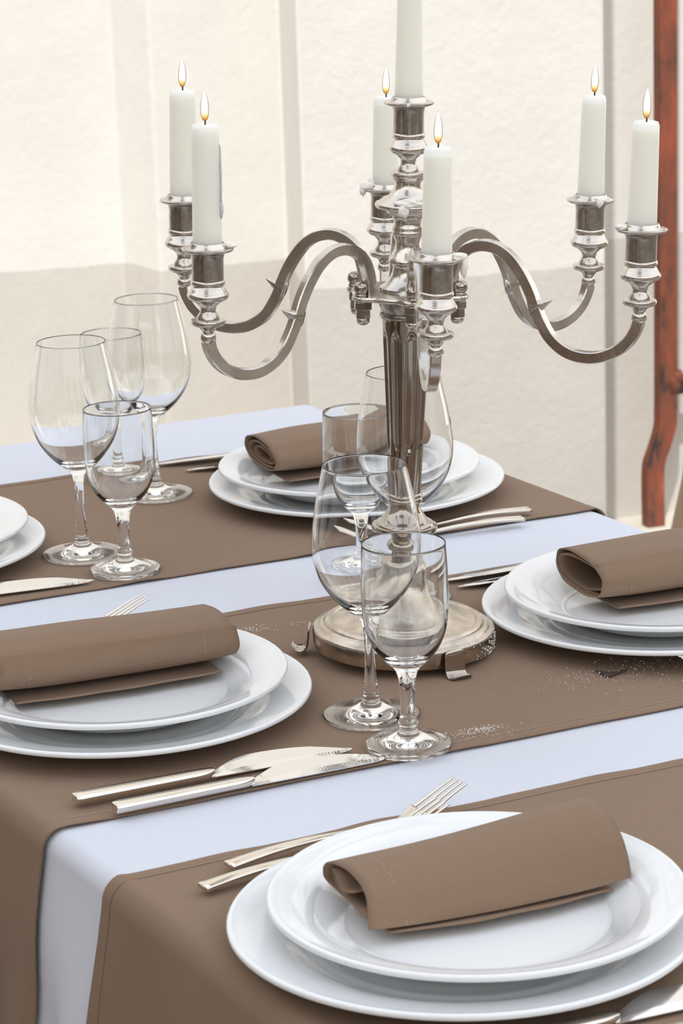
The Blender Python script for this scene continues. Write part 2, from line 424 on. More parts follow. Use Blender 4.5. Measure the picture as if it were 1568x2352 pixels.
tb = empty('dining_table', tuple(tw(1.0, 2.0, -TZ)), (0, 0, A25), 'long dining table hidden under the white tablecloth', 'table')
V = []
for z in (-.034, -.003):
    for (a, b) in ((AL, BN), (AR, BN), (AR, BF), (AL, BF)):
        V.append((a + shear(b) - 1.0, b - 2.0, TZ + z))
new('tabletop', V, [(3, 2, 1, 0), (4, 5, 6, 7), (0, 1, 5, 4), (1, 2, 6, 5), (2, 3, 7, 6), (3, 0, 4, 7)], M_WOOD, tb, smooth=False)
for a, b in ((AL + .08, BN + .08), (AR - .08, BN + .08), (AR - .08, BF - .08), (AL + .08, BF - .08)):
    x = a + shear(b) - 1; y = b - 2
    V, Fc = box_data(x - .03, x + .03, y - .03, y + .03, 0, TZ - .034); new('leg', V, Fc, M_WOOD, tb, smooth=False)

wc = grid('white_tablecloth', dense(AL, AR, .34, .30, 50), dense(BN, BF, .3, .3, 110), lambda a, b: drape(a, b, 0, .14, 1), M_WHITE)
tag(wc, 'pale bluish-white tablecloth covering the whole table under the brown runners', 'tablecloth')
wc.modifiers.new('s', 'SOLIDIFY').thickness = .0006

def runner(b0, b1, label, sd, la=.36):
    def edge(a, b):
        # hem edges wander a few millimetres and the cloth puckers slightly
        t = (b - b0) / (b1 - b0)
        w0 = .0022 * noise.noise(Vector((a * 9, sd, 0))) ; w1 = .0022 * noise.noise(Vector((a * 9, sd + 5, 0)))
        bb = b + w0 * (1 - t) + w1 * t
        lf = .0016 + .0009 * noise.noise(Vector((a * 11, b * 14, sd)))
        e_ = min(t, 1 - t) * (b1 - b0)
        lf += .0022 * max(0, 1 - e_ / .02) * max(0, noise.noise(Vector((a * 16, sd + round(t), 2))))
        return drape(a, bb, max(lf, .0011) if AL <= a <= AR else .0030, .14, 1)
    As = dense(AL, AR, la, .25, 120)
    Bs = rng(b0, b0 + .02, 5) + rng(b0 + .02, b1 - .02, 34)[1:-1] + rng(b1 - .02, b1, 5)
    root = empty('table_runner', tuple(tw(1.0, (b0 + b1) / 2, 0)), (0, 0, 0), label, 'table runner', 'brown runners laid across the table')
    o0 = root.location.copy()
    V = [edge(a, b) - o0 for a in As for b in Bs]; nb = len(Bs)
    Fc = [(i * nb + j, (i + 1) * nb + j, (i + 1) * nb + j + 1, i * nb + j + 1) for i in range(len(As) - 1) for j in range(nb - 1)]
    new('cloth', V, Fc, M_BROWN, root, solid=(.0010, 1))
    # hems: folded double layer along both long edges, and the stitch line
    for bb, s_ in ((b0, 1), (b1, -1)):
        P = [edge(a, bb + s_ * .0008) - o0 + Vector((0, 0, .0010)) for a in As]
        V = []; Fc = []
        cols = [0, .003, .0125, .0132]
        for a in As:
            for c_, hz in zip(cols, (.0, .0012, .0012, .0)):
                V.append(edge(a, bb + s_ * c_) - o0 + Vector((0, 0, hz * .5 + .00105)) if AL <= a <= AR else edge(a, bb + s_ * c_) - o0 + (Vector((0, 0, .0008))) - TU * (.0012 if a < AL else -.0012))
        k = 4
        for i in range(len(As) - 1):
            for j in range(k - 1): Fc.append((i * k + j, (i + 1) * k + j, (i + 1) * k + j + 1, i * k + j + 1))
        new('hem', V, Fc, M_BROWN, root)
        V = []; Fc = []
        for i in range(len(As) * 3):
            a = AL + (AR - AL) * i / (len(As) * 3 - 1); a2 = a + .0018
            for aa in (a, a2):
                for c_ in (.0120, .01265):
                    V.append(edge(aa, bb + s_ * c_) - o0 + Vector((0, 0, .0020)))
            q = len(V) - 4; Fc.append((q, q + 1, q + 3, q + 2))
        new('stitching', V, Fc, M_THREAD, root)['kind'] = 'stuff'
    return root
R_near = runner(1.277, 1.707, 'brown runner nearest the camera, under the largest plates', 3)
R_mid = runner(1.812, 2.238, 'brown runner across the middle, under the candelabrum base', 11)
R_far = runner(2.373, 2.800, 'brown runner at the far end, in front of the wall', 19)
ST = .0036       # surface of a runner above the table plane

# ------------------------------------------------------------------ plates
def plate(R, h, base, well, m, name, loc, label, group):
    lip = .0042
    prof = [(0, .0012), (base - .006, .0012), (base - .004, 0), (base, 0), (base + .003, .0022), (base + .012, h * .34), (R - .025, h - .0075), (R - .008, h - .0052),
            (R - .001, h - .0042), (R, h - .0022), (R - .0008, h - .0005), (R - .0030, h), (R - .0062, h - .0009), (R - .018, h - .0034), (R - .018 - (R - .018 - well) * .45, h * .68), (well + .003, h * .31), (well - .007, .0056), (well - .018, .0046), (0, .0044)]
    sp = smooth_pts([(a, b, 0) for a, b in prof], 3)
    V, Fc = lathe_data([(max(p.x, 0), p.y) for p in sp], 96)
    o = new(name, V, Fc, m); o.location = loc
    tag(o, label, 'plate', group); return o
PL = {'A': ((.0169, 2.8256), (.0095, 2.832), 'behind the candelabrum'), 'B': ((-.1834, 2.1523), (-.185, 2.156), 'left of the candelabrum base'),
      'C': ((.0713, 1.6760), (.0800, 1.679), 'nearest the camera'), 'D': ((.2765, 2.3560), (.2790, 2.3555), 'at the right edge, beyond the candelabrum'),
      'E': ((-.4466, 2.6275), (-.446, 2.637), 'cut off by the left edge, far runner')}
for k, (co, ci, wh) in PL.items():
    plate(.155, .0195, .098, .104, M_PORC, 'dinner_plate', (*co, TZ + ST + .0002), 'larger white porcelain plate, lower of the pair ' + wh, 'lower dinner plates')
    plate(.1373, .0265, .080, .094, M_PORC, 'dinner_plate', (*ci, TZ + ST + .0086), 'smaller white porcelain plate, upper of the pair ' + wh, 'upper dinner plates')

# ------------------------------------------------------------------ rolled napkins
def pp_low(p, h): return p.y < .22 * h
def chaikin(p, n=2):
    P = [Vector((a, b, 0)) for a, b in p]
    for _ in range(n):
        Q = [P[0]]
        for a, b in zip(P, P[1:]): Q += [a * .8 + b * .2, a * .2 + b * .8]
        P = Q + [P[-1]]
    return P
def napkin(corner, ang, L, w, h, turns, label, style, kink, seed, taper=1.0, raw=None):
    """corner: world point of the near lower-left edge of the roll"""
    o = empty('rolled_napkin', corner, (0, 0, ang), label, 'napkin', 'brown napkins rolled on the plates')
    rnd = random.Random(seed)
    # cross section in (s,z): s from front (0) to back (w); spiral starts inside, ends as the outer layer, tail lies under the front
    pts = []
    n = kink
    T = int(turns * n)
    for i in range(T + 1):
        t = i / n                       # turns done from inside
        k = style(t, turns)             # size factor 0..1
        th = -PI * .62 - 2 * PI * (turns - t)     # ends at front bottom
        th = -th
        ex = 2.5
        cx_, sx_ = math.cos(th), math.sin(th)
        px = abs(cx_) ** (2 / ex) * (1 if cx_ > 0 else -1); pz = abs(sx_) ** (2 / ex) * (1 if sx_ > 0 else -1)
        j = 1 + (rnd.random() - .5) * .13 * (1 if t < turns - 1 else .5)
        sz = .5 * h * k * j * pz
        # flatter bottom, leaning bulge
        pts.append((w / 2 + .5 * w * k * j * px + .004 * (1 - k), h / 2 + sz - (1 - k) * h * .10))
    # tail under the roll, sticking out at the front
    tail = [(w * .10, .0030), (-w * .035, .0012), (-w * .075, .0008)]
    if raw: pts = [(a * w, b * h) for a, b in raw]
    lo = min(p[1] for p in pts)
    pts = [(a, b - lo + .0034) for a, b in pts]
    sp = chaikin(pts)
    nx = 26
    V = []; Fc = []; k = len(sp)
    for i in range(nx + 1):
        x = L * i / nx
        for j, p in enumerate(sp):
            q = j / (k - 1)
            e0 = (.004 if not raw else .0015) * (1 - q) + .0015 * math.sin(q * 21 + seed)              # layers end unevenly
            xx = x + (e0 * (1 - i / nx) * 1.6) - (.003 * (1 - q) * (i / nx))
            skew = (p.x / w - .5) * (.010 if not raw else 0)
            wob = 1 + .03 * noise.noise(Vector((x * 16 + seed, q * 5, 0)))
            z = (p.y) * (1 + (taper - 1) * i / nx) * (1 + .06 * noise.noise(Vector((x * 9, seed, 3))) * (1 if p.y > .01 else 0)) * (.96 + .06 * wob)
            z += .0045 * abs(2 * i / nx - 1) ** 3 * max(0, 1 - p.y / h)
            V.append((xx + skew * (1 - 2 * i / nx) * .6, w / 2 + (p.x - w / 2) * wob, z))
    for i in range(nx):
        for j in range(k - 1):
            Fc.append((i * k + j, (i + 1) * k + j, (i + 1) * k + j + 1, i * k + j + 1))
    new('rolled_cloth', V, Fc, M_BROWN, o, solid=(.0011, 0))
    V = []; Fc = []
    tl = smooth_pts([(.6 * w, .0016, 0), (.25 * w, .0014, 0), (.10 * w, .0012, 0), (.03 * w, .0024, 0)], 3)
    k = len(tl)
    for i in range(nx + 1):
        x = L * (.07 + .86 * i / nx)
        for p in tl:
            V.append((x, p.x - (0 if p.x > w * .2 else (.05 * w + (.05 * w if raw else 0)) * (1 - abs(2 * x / L - 1) ** 2)) + (.0035 * noise.noise(Vector((x * 22, seed, 0))) if p.x < w * .2 else 0), p.y))
    for i in range(nx):
        for j in range(k - 1): Fc.append((i * k + j, (i + 1) * k + j, (i + 1) * k + j + 1, i * k + j + 1))
    new('flap', V, Fc, M_BROWN, o, solid=(.0016, 0))
    # hem stitching across the outer layer near each end
    for fx in (.13, .865):
        V = []; Fc = []
        outer = [p for j, p in enumerate(sp) if j / (len(sp) - 1) > 1 - .62 / turns * 1.0]
        for j, p in enumerate(outer[:-2]):
            if j % 2 or pp_low(p, h): continue
            p2 = outer[j + 1]
            for pp in (p, p2):
                c_ = Vector((w / 2, h * .45)); d = (Vector((pp.x, pp.y)) - c_).normalized() * .0010
                for dx in (0, .0004):
                    V.append((L * fx + dx, pp.x + d.x, (pp.y + d.y) * (1 + (taper - 1) * fx)))
            q = len(V) - 4; Fc.append((q, q + 1, q + 3, q + 2))
        new('stitching', V, Fc, M_THREAD, o)['kind'] = 'stuff'
    return o
def spiral(inner):
    return lambda t, T: inner + (1 - inner) * min(1, (t / max(T - 1, .2)) ** .8) if t < T - 1 else 1
NZ = CZ + .0191
CPTS = [(.40, .52), (.60, .30), (.78, .74), (.90, .44), (.86, .14), (.50, .09), (.14, .12), (.09, .34), (.15, .20), (.5, .03), (.93, .02), (1.0, .14), (.95, .52), (.84, .86), (.58, 1.0), (.32, .93), (.13, .66), (.03, .30), (0, .02)]
napkin((.0109, 1.6370, NZ), math.radians(21.5), .185, .085, .028, 1.75, 'rolled brown napkin with a hollow end on the plates nearest the camera', lambda t, T: 1, 7, 3, 1.42, CPTS)
napkin((-.2776, 2.1090, NZ), math.radians(22.3), .204, .094, .043, 2.2, 'rolled brown napkin with its closed side to us, left of the candelabrum', lambda t, T: .5 + .5 * min(1, t / (T - 1)), 8, 5, .90)
napkin((-.0641, 2.7977, NZ), math.radians(25), .180, .097, .036, 3.3, 'tightly rolled brown napkin on the plates behind the candelabrum', lambda t, T: .34 + .66 * min(1, t / (T - 1)), 8, 8, 1.12)
napkin((.2289, 2.3133, NZ), math.radians(24), .200, .108, .038, 2.4, 'rolled brown napkin at the right edge with a wide dark opening', lambda t, T: .70 + .30 * min(1, t / (T - 1)), 8, 12, 1.1)

# ------------------------------------------------------------------ glasses
def make_glass(big):
    if big:
        foot = [(0, .0016), (.030, .0010), (.0375, 0), (.0390, .0004), (.0393, .0014), (.0385, .0024), (.030, .0038), (.019, .0062), (.011, .0095), (.0072, .0135), (.0060, .0190), (.0056, .0215)]
        stem = [(.0056, .0215), (.0058, .0235), (.0050, .0300), (.0043, .0450), (.0041, .0600), (.0047, .0720), (.0062, .0800), (.0092, .0850)]
        bowl = [(.0092, .0850), (.0160, .0905), (.0270, .1010), (.0368, .1150), (.0422, .1300), (.0440, .1440), (.0430, .1600), (.0400, .1800), (.0362, .1980), (.0333, .2120), (.0331, .2125), (.0328, .2120),
                (.0356, .1980), (.0394, .1800), (.0424, .1600), (.0433, .1440), (.0415, .1305), (.0358, .1160), (.0258, .1030), (.0150, .0945), (.0060, .0915), (0, .0908)]
    else:
        foot = [(0, .0030), (.022, .0016), (.0315, 0), (.0336, .0008), (.0340, .0026), (.0325, .0044), (.0240, .0062), (.0150, .0090), (.0090, .0122), (.0070, .0150), (.0072, .0175)]
        stem = [(.0072, .0175), (.0080, .0195), (.0072, .0220), (.0060, .0270), (.0058, .0400), (.0062, .0500), (.0078, .0580), (.0108, .0640)]
        bowl = [(.0108, .0640), (.0165, .0690), (.0250, .0790), (.0308, .0920), (.0332, .1070), (.0338, .1200), (.0334, .1400), (.0325, .1590), (.0323, .1598), (.0320, .1593),
                (.0325, .1400), (.0326, .1200), (.0320, .1072), (.0295, .0930), (.0237, .0812), (.0150, .0725), (.0070, .0695), (0, .0688)]
    g = M_GLASS if big else M_GLASS2
    o = empty('wine_glass' if big else 'water_glass')
    full = foot + stem[1:] + bowl[1:]
    n = 5
    sp = smooth_pts([(a, b, 0) for a, b in full], n)
    i1 = (len(foot) - 1) * n; i2 = i1 + (len(stem) - 1) * n
    for nm, s in (('foot', sp[:i1 + 1]), ('stem', sp[i1:i2 + 1]), ('bowl', sp[i2:])):
        V, Fc = lathe_data([(max(p.x, 0), p.y) for p in s], 72)
        new(nm, V, Fc, g, o)
    return o
glasses = [('B', -.2550, 2.6260, 'tall wine glass standing in front at the left, near the left plates', 'tall wine glasses'),
           ('S', -.2088, 2.5615, 'short water glass beside the left front wine glass, nearest of the left group', 'short water glasses'),
           ('B', -.1960, 2.8500, 'tall wine glass at the back of the left group', 'tall wine glasses'),
           ('S', -.2405, 2.9205, 'short water glass at the back, half hidden by the left wine glasses', 'short water glasses'),
           ('B', .0190, 2.1225, 'tall wine glass in front of the candelabrum base', 'tall wine glasses'),
           ('S', .0466, 2.0455, 'short water glass nearest the camera, standing at the runner edge', 'short water glasses'),
           ('S', .0177, 2.5165, 'short water glass with white script lettering, behind the front glasses', 'short water glasses'),
           ('B', .0590, 2.4400, 'tall wine glass standing right behind the candelabrum column', 'tall wine glasses')]
protoB, protoS = make_glass(True), make_glass(False)
used = {}
gobs = []
for kd, x, y, lab, grp in glasses:
    p = protoB if kd == 'B' else protoS
    o = p if kd not in used else copy_tree(p)
    used[kd] = 1
    gobs.append(o)
for (kd, x, y, lab, grp), o in zip(glasses, gobs):
    o.location = (x, y, TZ + ST); o.rotation_euler.z = random.random() * 6
    tag(o, lab, 'glass', grp)
gobs[5].scale = (1, 1, 1.03); gobs[4].scale = (1, 1, .982); gobs[2].scale = (1, 1, .985)

# lettering on glass: strokes wrapped round the bowl
def strokes_on_glass(par, name, strokes, az0, z0, size, rad, wd, m):
    """strokes: list of polylines in letter space; az0 world azimuth of text start"""
    V = []; Fc = []
    rz = par.rotation_euler.z
    for st in strokes:
        P = smooth_pts([(x, y, 0) for x, y in st], 3) if len(st) > 2 else [Vector((x, y, 0)) for x, y in st]
        base = len(V)
        for i, p in enumerate(P):
            t = (P[min(i + 1, len(P) - 1)] - P[max(i - 1, 0)]).normalized(); nrm = Vector((-t.y, t.x, 0)) * wd / size * .5
            for q in (p + nrm, p - nrm):
                q = Vector((q.x + .28 * q.y, q.y - .07 * q.x, 0)); z = z0 + q.y * size; r = rad(z) + .0003
                a = az0 + q.x * size / r - rz
                V.append((r * math.cos(a), r * math.sin(a), z))
        for i in range(len(P) - 1): Fc.append((base + 2 * i, base + 2 * i + 1, base + 2 * i + 3, base + 2 * i + 2))
    return new(name, V, Fc, m, par)
def seq(parts):
    out = []; x = 0
    for sts, adv in parts:
        for s in sts: out.append([(x + a, b) for a, b in s])
        x += adv
    return out
LP = ([[(.3, 1.5), (.1, .6), (-.1, -.3)], [(-.2, 1.3), (.1, 1.7), (.7, 1.75), (.95, 1.4), (.7, 1.0), (.2, .85)]], 1.0)
Le = ([[(0, .3), (.35, .5), (.4, .8), (.2, .85), (.08, .5), (.2, .05), (.5, .1), (.65, .3)]], .62)
Ll = ([[(0, .3), (.4, 1.0), (.5, 1.6), (.3, 1.65), (.15, .9), (.15, .1), (.35, .0), (.55, .3)]], .52)
Lg = ([[(.5, .75), (.2, .8), (.05, .4), (.2, .05), (.45, .3), (.5, .75), (.4, -.3), (.2, -.8), (-.05, -.6), (.2, -.1), (.7, .3)]], .68)
Lr = ([[(0, .3), (.15, .8), (.2, .65), (.4, .7), (.35, .2), (.45, .02), (.6, .3)]], .58)
Li = ([[(0, .3), (.15, .75), (.12, .2), (.25, .02), (.4, .3)], [(.22, 1.1), (.25, 1.16)]], .38)
Ln = ([[(0, .3), (.12, .75), (.08, 0)], [(.08, .3), (.3, .8), (.42, .6), (.38, .1), (.5, .02), (.65, .3)]], .62)
Lo = ([[(.3, .75), (.1, .6), (.08, .2), (.3, .02), (.5, .3), (.45, .7), (.3, .75), (.5, .65), (.7, .7)]], .7)
LS = ([[(.9, 1.5), (.6, 1.75), (.25, 1.4), (.6, .9), (.7, .4), (.3, .0), (-.1, .2)]], 1.1)
Ldot = ([[(0, 0), (.08, .05)]], .35)
word = seq([LS, Ldot, LP, Le, Ll, Ll, Le, Lg, Lr, Li, Ln, Lo])
rad_s = lambda z: .0338 if z < .125 else .0338 - (z - .125) * .03
def face_az(x, y, off): return math.atan2(-y, -x) + off
strokes_on_glass(gobs[6], 'lettering', word, face_az(.0177, 2.5165, -1.22), .1275, .0036, rad_s, .00050, M_ETCH)
strokes_on_glass(gobs[5], 'lettering', word, face_az(.0466, 2.0455, .10), .1290, .0030, rad_s, .0003, M_ETCH)
d0 = ([[(.3, 1), (.05, .7), (.05, .3), (.3, 0), (.55, .3), (.55, .7), (.3, 1)]], .7)
d2 = ([[(.05, .8), (.3, 1), (.55, .75), (.05, 0)], [(.05, 0), (.6, 0)]], .75)
rad_b = lambda z: .0440 - max(0, z - .144) * .09
strokes_on_glass(gobs[4], 'measure_mark', seq([d0, Ldot, d2, ([[(.1, 1.2), (.1, 0)]], .3)]) + [[(-.2, -.5), (2.6, -.5)]], face_az(.019, 2.1225, -1.02), .1545, .0033, rad_b, .00045, M_ETCH)

# ------------------------------------------------------------------ cutlery
def make_knife():
    o = empty('table_knife')
    n = 24; path = []; secs = []
    # handle: tapering bar 0 .. .112
    def hsec(t):
        w = .0072 - .0012 * t; h = .0034 - .0004 * t
        if t > .93: w *= 1 - (t - .93) * 5.5
        return w, h
    P = [(.113 * i / n, 0, .0062 - .0006 * (i / n)) for i in range(n + 1)]
    def sec(i):
        w, h = hsec(i / n); e_ = .86 if i == 0 else 1
        return [(w * e_, h * .2), (w * .82 * e_, h * e_), (-w * .82 * e_, h * e_), (-w * e_, h * .2), (-w * .75 * e_, -h), (w * .75 * e_, -h)]
    V, Fc = sweep(P, sec); h_ = fix_normals(new('handle', V, Fc, M_STEEL, o, bevel=.0006)); h_.data.shade_flat(); h_.data.shade_smooth()
    # blade: outline (x, lower y, upper y), serrated on +y
    V = []; Fc = []; N = 92; x0, x1 = .110, .230
    for i in range(N + 1):
        t = i / N; x = x0 + (x1 - x0) * t
        lo = -.0036 - .0006 * math.sin(t * PI) if t < .86 else -.0036 + .0050 * ((t - .86) / .14) ** 1.6
        if t < .12: up = .0030 + (t / .12) * .0040
        elif t < .34: up = .0070 + math.sin((t - .12) / .22 * PI / 2) * .0062
        else: up = .0132 - .0118 * ((t - .34) / .66) ** 2.6
        up *= 1.28
        uf = up * 1.28 - .0011 if t < .97 else up * 1.2
        if .30 < t < .97: up += .00040 * (1 if i % 2 else -1)
        th = .0010 * (1 - .3 * t)
        zc = .0028
        zb = zc - .0012 * t
        y0_, y1_ = lo - .0006, up
        ym = lo + (up - lo) * .35
        tl = .14 * min(1, t / .12) * (1 - .75 * max(0, (t - .75) / .25)); k0 = -.004
        V += [(x, y0_, zb + th * .4), (x, ym, zb + th + (ym - k0) * tl), (x, uf, zb + th * .8 + (uf - k0) * tl), (x, y1_, zb + .00015 + (y1_ - k0) * tl), (x, y1_, zb - .0001 + (y1_ - k0) * tl), (x, ym, zb - th + (ym - k0) * tl), (x, y0_, zb - th * .4)]
    for i in range(N):
        for j in range(7): Fc.append((i * 7 + j, (i + 1) * 7 + j, (i + 1) * 7 + (j + 1) % 7, i * 7 + (j + 1) % 7))
    Fc.append(tuple(range(7))); Fc.append(tuple(N * 7 + j for j in range(7)))
    b_ = fix_normals(new('blade', V, Fc, M_STEELB, o)); b_.data.shade_flat()
    return o
def make_fork():
    o = empty('table_fork')
    n = 30; pts = smooth_pts([(0, 0, .0050), (.035, 0, .0068), (.07, 0, .0062), (.105, 0, .0034), (.132, 0, .0020), (.152, 0, .0022), (.166, 0, .0050)], 6)
    k = len(pts) - 1
    def sec(i):
        t = i / k; w = .0068 - .0046 * min(1, t / .72) if t < .78 else .0022 + min(1, (t - .78) / .15) * .0078
        h = .0016 - .0005 * t
        return rbox(w, h, .3)
    V, Fc = sweep(pts, sec); fix_normals(new('handle', V, Fc, M_STEEL, o))
    for j in range(4):
        y = (j - 1.5) * .0058
        q = smooth_pts([(.160, y * .95, .0034), (.168, y, .0056), (.180, y, .0102), (.192, y * .97, .0152), (.203, y * .94, .0190)], 4); kk = len(q) - 1
        V, Fc = sweep(q, lambda i, kk=kk: rbox(.00175 * (1 - .45 * i / kk) if i < kk else .0006, .0011 * (1 - .35 * i / kk), .4))
        fix_normals(new('tine', V, Fc, M_STEEL, o))
    return o
pk, pf = make_knife(), make_fork()
def put(proto, flag, x, y, ang, lab, cat, grp, dz=0, flip=False):
    o = proto if not flag else copy_tree(proto)
    o.location = (x, y, TZ + ST + dz); o.rotation_euler = (0, 0, math.radians(ang))
    if flip: o.scale = (1, -1, 1)
    tag(o, lab, cat, grp); return o
from math import cos, sin, radians
def start(tx, ty, ang, L): return tx - L * cos(radians(ang)), ty - L * sin(radians(ang))
KG = 'knives laid beside the plates'; FG = 'forks laid beside the plates'
put(pk, 0, -.2054, 1.9401, 25.4, 'farther knife in front of the left plates', 'knife', KG)
put(pk, 1, -.1741, 1.9185, 26.2, 'nearer knife in front of the left plates, tip at the glass foot', 'knife', KG)
x, y = start(-.2367, 2.5267, 21, .23); put(pk, 1, x, y, 21, 'knife at the far left, blade tip beside the short water glass foot', 'knife', KG)
x, y = start(-.292, 2.531, 24, .23); put(pk, 1, x, y, 24, 'dark knife blade at the left edge behind the other far left knife', 'knife', KG)
x, y = -.2065, 2.9718; put(pk, 1, x + .23 * cos(radians(22)), y + .23 * sin(radians(22)), 202, 'farther knife by the back left side of the plates behind the candelabrum', 'knife', KG)
x, y = -.1691, 2.9416; put(pk, 1, x + .23 * cos(radians(24)), y + .23 * sin(radians(24)), 204, 'nearer knife by the back left side of the plates behind the candelabrum', 'knife', KG)
x, y = .0877, 2.4874; put(pk, 1, x + .23 * cos(radians(27)), y + .23 * sin(radians(27)), 207, 'farther knife pointing out left of the right-hand plates', 'knife', KG)
x, y = .1043, 2.4685; put(pk, 1, x + .23 * cos(radians(25)), y + .23 * sin(radians(25)), 205, 'nearer knife pointing out left of the right-hand plates', 'knife', KG)
x, y = start(.1572, 1.5433, 24, .113); put(pk, 1, x, y, 24, 'knife in the bottom right corner in front of the nearest plates', 'knife', KG)
x, y = start(.205, 1.527, 24, .113); put(pk, 1, x, y, 24, 'knife in the bottom right corner, nearer the camera, only its handle end showing', 'knife', KG)
put(pf, 0, -.0864, 1.8032, 34.5, 'fork behind the nearest plates with its tines showing past the rim', 'fork', FG)
put(pf, 1, -.1031, 1.7658, 33.5, 'fork half hidden under the nearest plates, handle out to the left', 'fork', FG)
put(pf, 1, .1905, 2.722, 202, 'farther of the two forks in front of the plates behind the candelabrum', 'fork', FG)
put(pf, 1, .1815, 2.6878, 200, 'nearer of the two forks in front of the plates behind the candelabrum', 'fork', FG)
x, y = start(-.183, 2.418, 33, .204); put(pf, 1, x, y, 31, 'fork behind the left napkin, only its tine tips showing', 'fork', FG)
put(pf, 1, .278 + .203 * cos(radians(20)), 2.183 + .203 * sin(radians(20)), 200, 'fork at the right edge in front of the right-hand plates, tine tips showing', 'fork', FG)

# ------------------------------------------------------------------ candelabrum
TILT = radians(2.0)
cd = empty('candelabrum', (.0496, 2.2883, TZ + ST - .0002), (0, TILT, 0), 'tall silver seven-light candelabrum with curved arms on a round footed base', 'candelabrum')
disc = [(0, .0065), (.074, .0065), (.0772, .0072), (.0780, .0085), (.0786, .0205), (.0782, .0225), (.0768, .0238), (.0742, .0243), (.0735, .0250), (.0722, .0268), (.0695, .0275), (.0688, .0270), (.0682, .0285), (.0665, .0300), (.0645, .0305), (.0628, .0298), (.0618, .0285),
        (.0600, .0282), (.0560, .0288), (.0500, .0305), (.0430, .0345), (.0360, .0405), (.0300, .0475), (.0255, .0550), (.0228, .0600), (.0222, .0640), (.0222, .0700), (.0212, .0730), (.0190, .0750)]
lathe('base', [(a, b) for a, b in disc], M_BASE, cd, 128, sharp=40)
knob = [(.0190, .0750), (.0150, .0770), (.0105, .0780), (.0100, .0853), (.0142, .0884), (.0146, .0910), (.0142, .0935), (.0101, .0973), (.0112, .1012), (.0223, .1062), (.0275, .1090), (.0282, .1110), (.0276, .1136), (.0250, .1142), (.0245, .1158), (.0223, .1172), (.0190, .1192), (.0156, .1243), (.0132, .1275), (.0128, .1325), (.0146, .1340), (.0152, .1360), (.0146, .1378), (.0140, .1384), (.0146, .1390), (.0148, .1400), (.0140, .1412), (.0134, .1420)]
lathe('lower_knop', knob, M_SILVP, cd, 72, sharp=50)
def flute(a, z, r):
    w9 = abs(((a * 9 / (2 * PI) + .5) % 1) - .5) * 2
    t = min(max((z - .178 - .014 * w9 ** 2) / .006, 0), 1) * min(max((.284 - .010 * w9 ** 2 - z) / .006, 0), 1)
    t = t * t * (3 - 2 * t)
    c = math.cos(a * 9)
    g = min(max((c + .72) / 1.5, 0), 1)
    g = g ** .6
    return 1 - .115 * t * g
colp = [(.0134, .1420)] + [(.0134 + (.0204 - .0134) * ((z - .142) / .147) ** 1.05, z) for z in [.142 + .00175 * i for i in range(1, 86)]] + [(.0208, .2930)]
lathe('fluted_column', colp, M_COL, cd, 216, flute)
lathe('upper_collar', [(.0208, .2930), (.0226, .2940), (.0230, .2960), (.0226, .2978), (.0216, .2990), (.0222, .3005), (.0235, .3040), (.0240, .3100), (.0240, .3122)], M_SILVD, cd, 64, sharp=50)
# platform with six lobes
AZ = {'RF': -24.5, 'RB': 35.5, 'MB': 94.0, 'LB': 155.5, 'LF': 215.5, 'MF': 274.5}
RH = {'RF': .2030, 'RB': .2000, 'MB': .2000, 'LB': .2085, 'LF': .1985, 'MF': .2000}
def lobes(a, z, r):
    if r < .03: return 1
    best = 0
    for k in AZ.values():
        d = abs((math.degrees(a) - k + 180) % 360 - 180)
        best = max(best, math.exp(-(d / 12.5) ** 4))
    return 1 + .17 * best
pf_ = [(0, .3118), (.040, .3118), (.0446, .3120), (.0458, .3132), (.0458, .3150), (.0448, .3164), (.040, .3166), (0, .3166)]
lathe('arm_platform', pf_, M_SILV, cd, 180, lobes, sharp=50)
bal = [(.0229, .3166), (.0232, .3180), (.0229, .3192), (.0190, .3215), (.0155, .3255), (.0127, .3306), (.0118, .3361), (.0128, .3385), (.0152, .3396), (.0157, .3410), (.0154, .3426), (.0138, .3450), (.0126, .3480), (.0108, .3510), (.0099, .3550), (.0104, .3585), (.0117, .3615), (.0118, .3627), (.0131, .3637), (.0134, .3652), (.0131, .3664), (.0127, .3672), (.0129, .3690), (.0124, .3705), (.0116, .3725), (.0116, .3763), (.0134, .3790), (.0150, .3800), (.0173, .3815), (.0180, .3835), (.0235, .3852), (.0262, .3860), (.0272, .3870), (.0275, .3886), (.0268, .3902), (.0236, .3916), (.0200, .3946), (.0164, .3955), (.0150, .3975), (.0125, .4015), (.0112, .4055), (.0114, .4080), (.0126, .4088), (.0128, .4100), (.0134, .4105), (.0146, .4132), (.0146, .4140), (.0130, .4143), (.0092, .4146), (.0092, .4160)]
lathe('upper_baluster', bal, M_SILV, cd, 72, sharp=45)
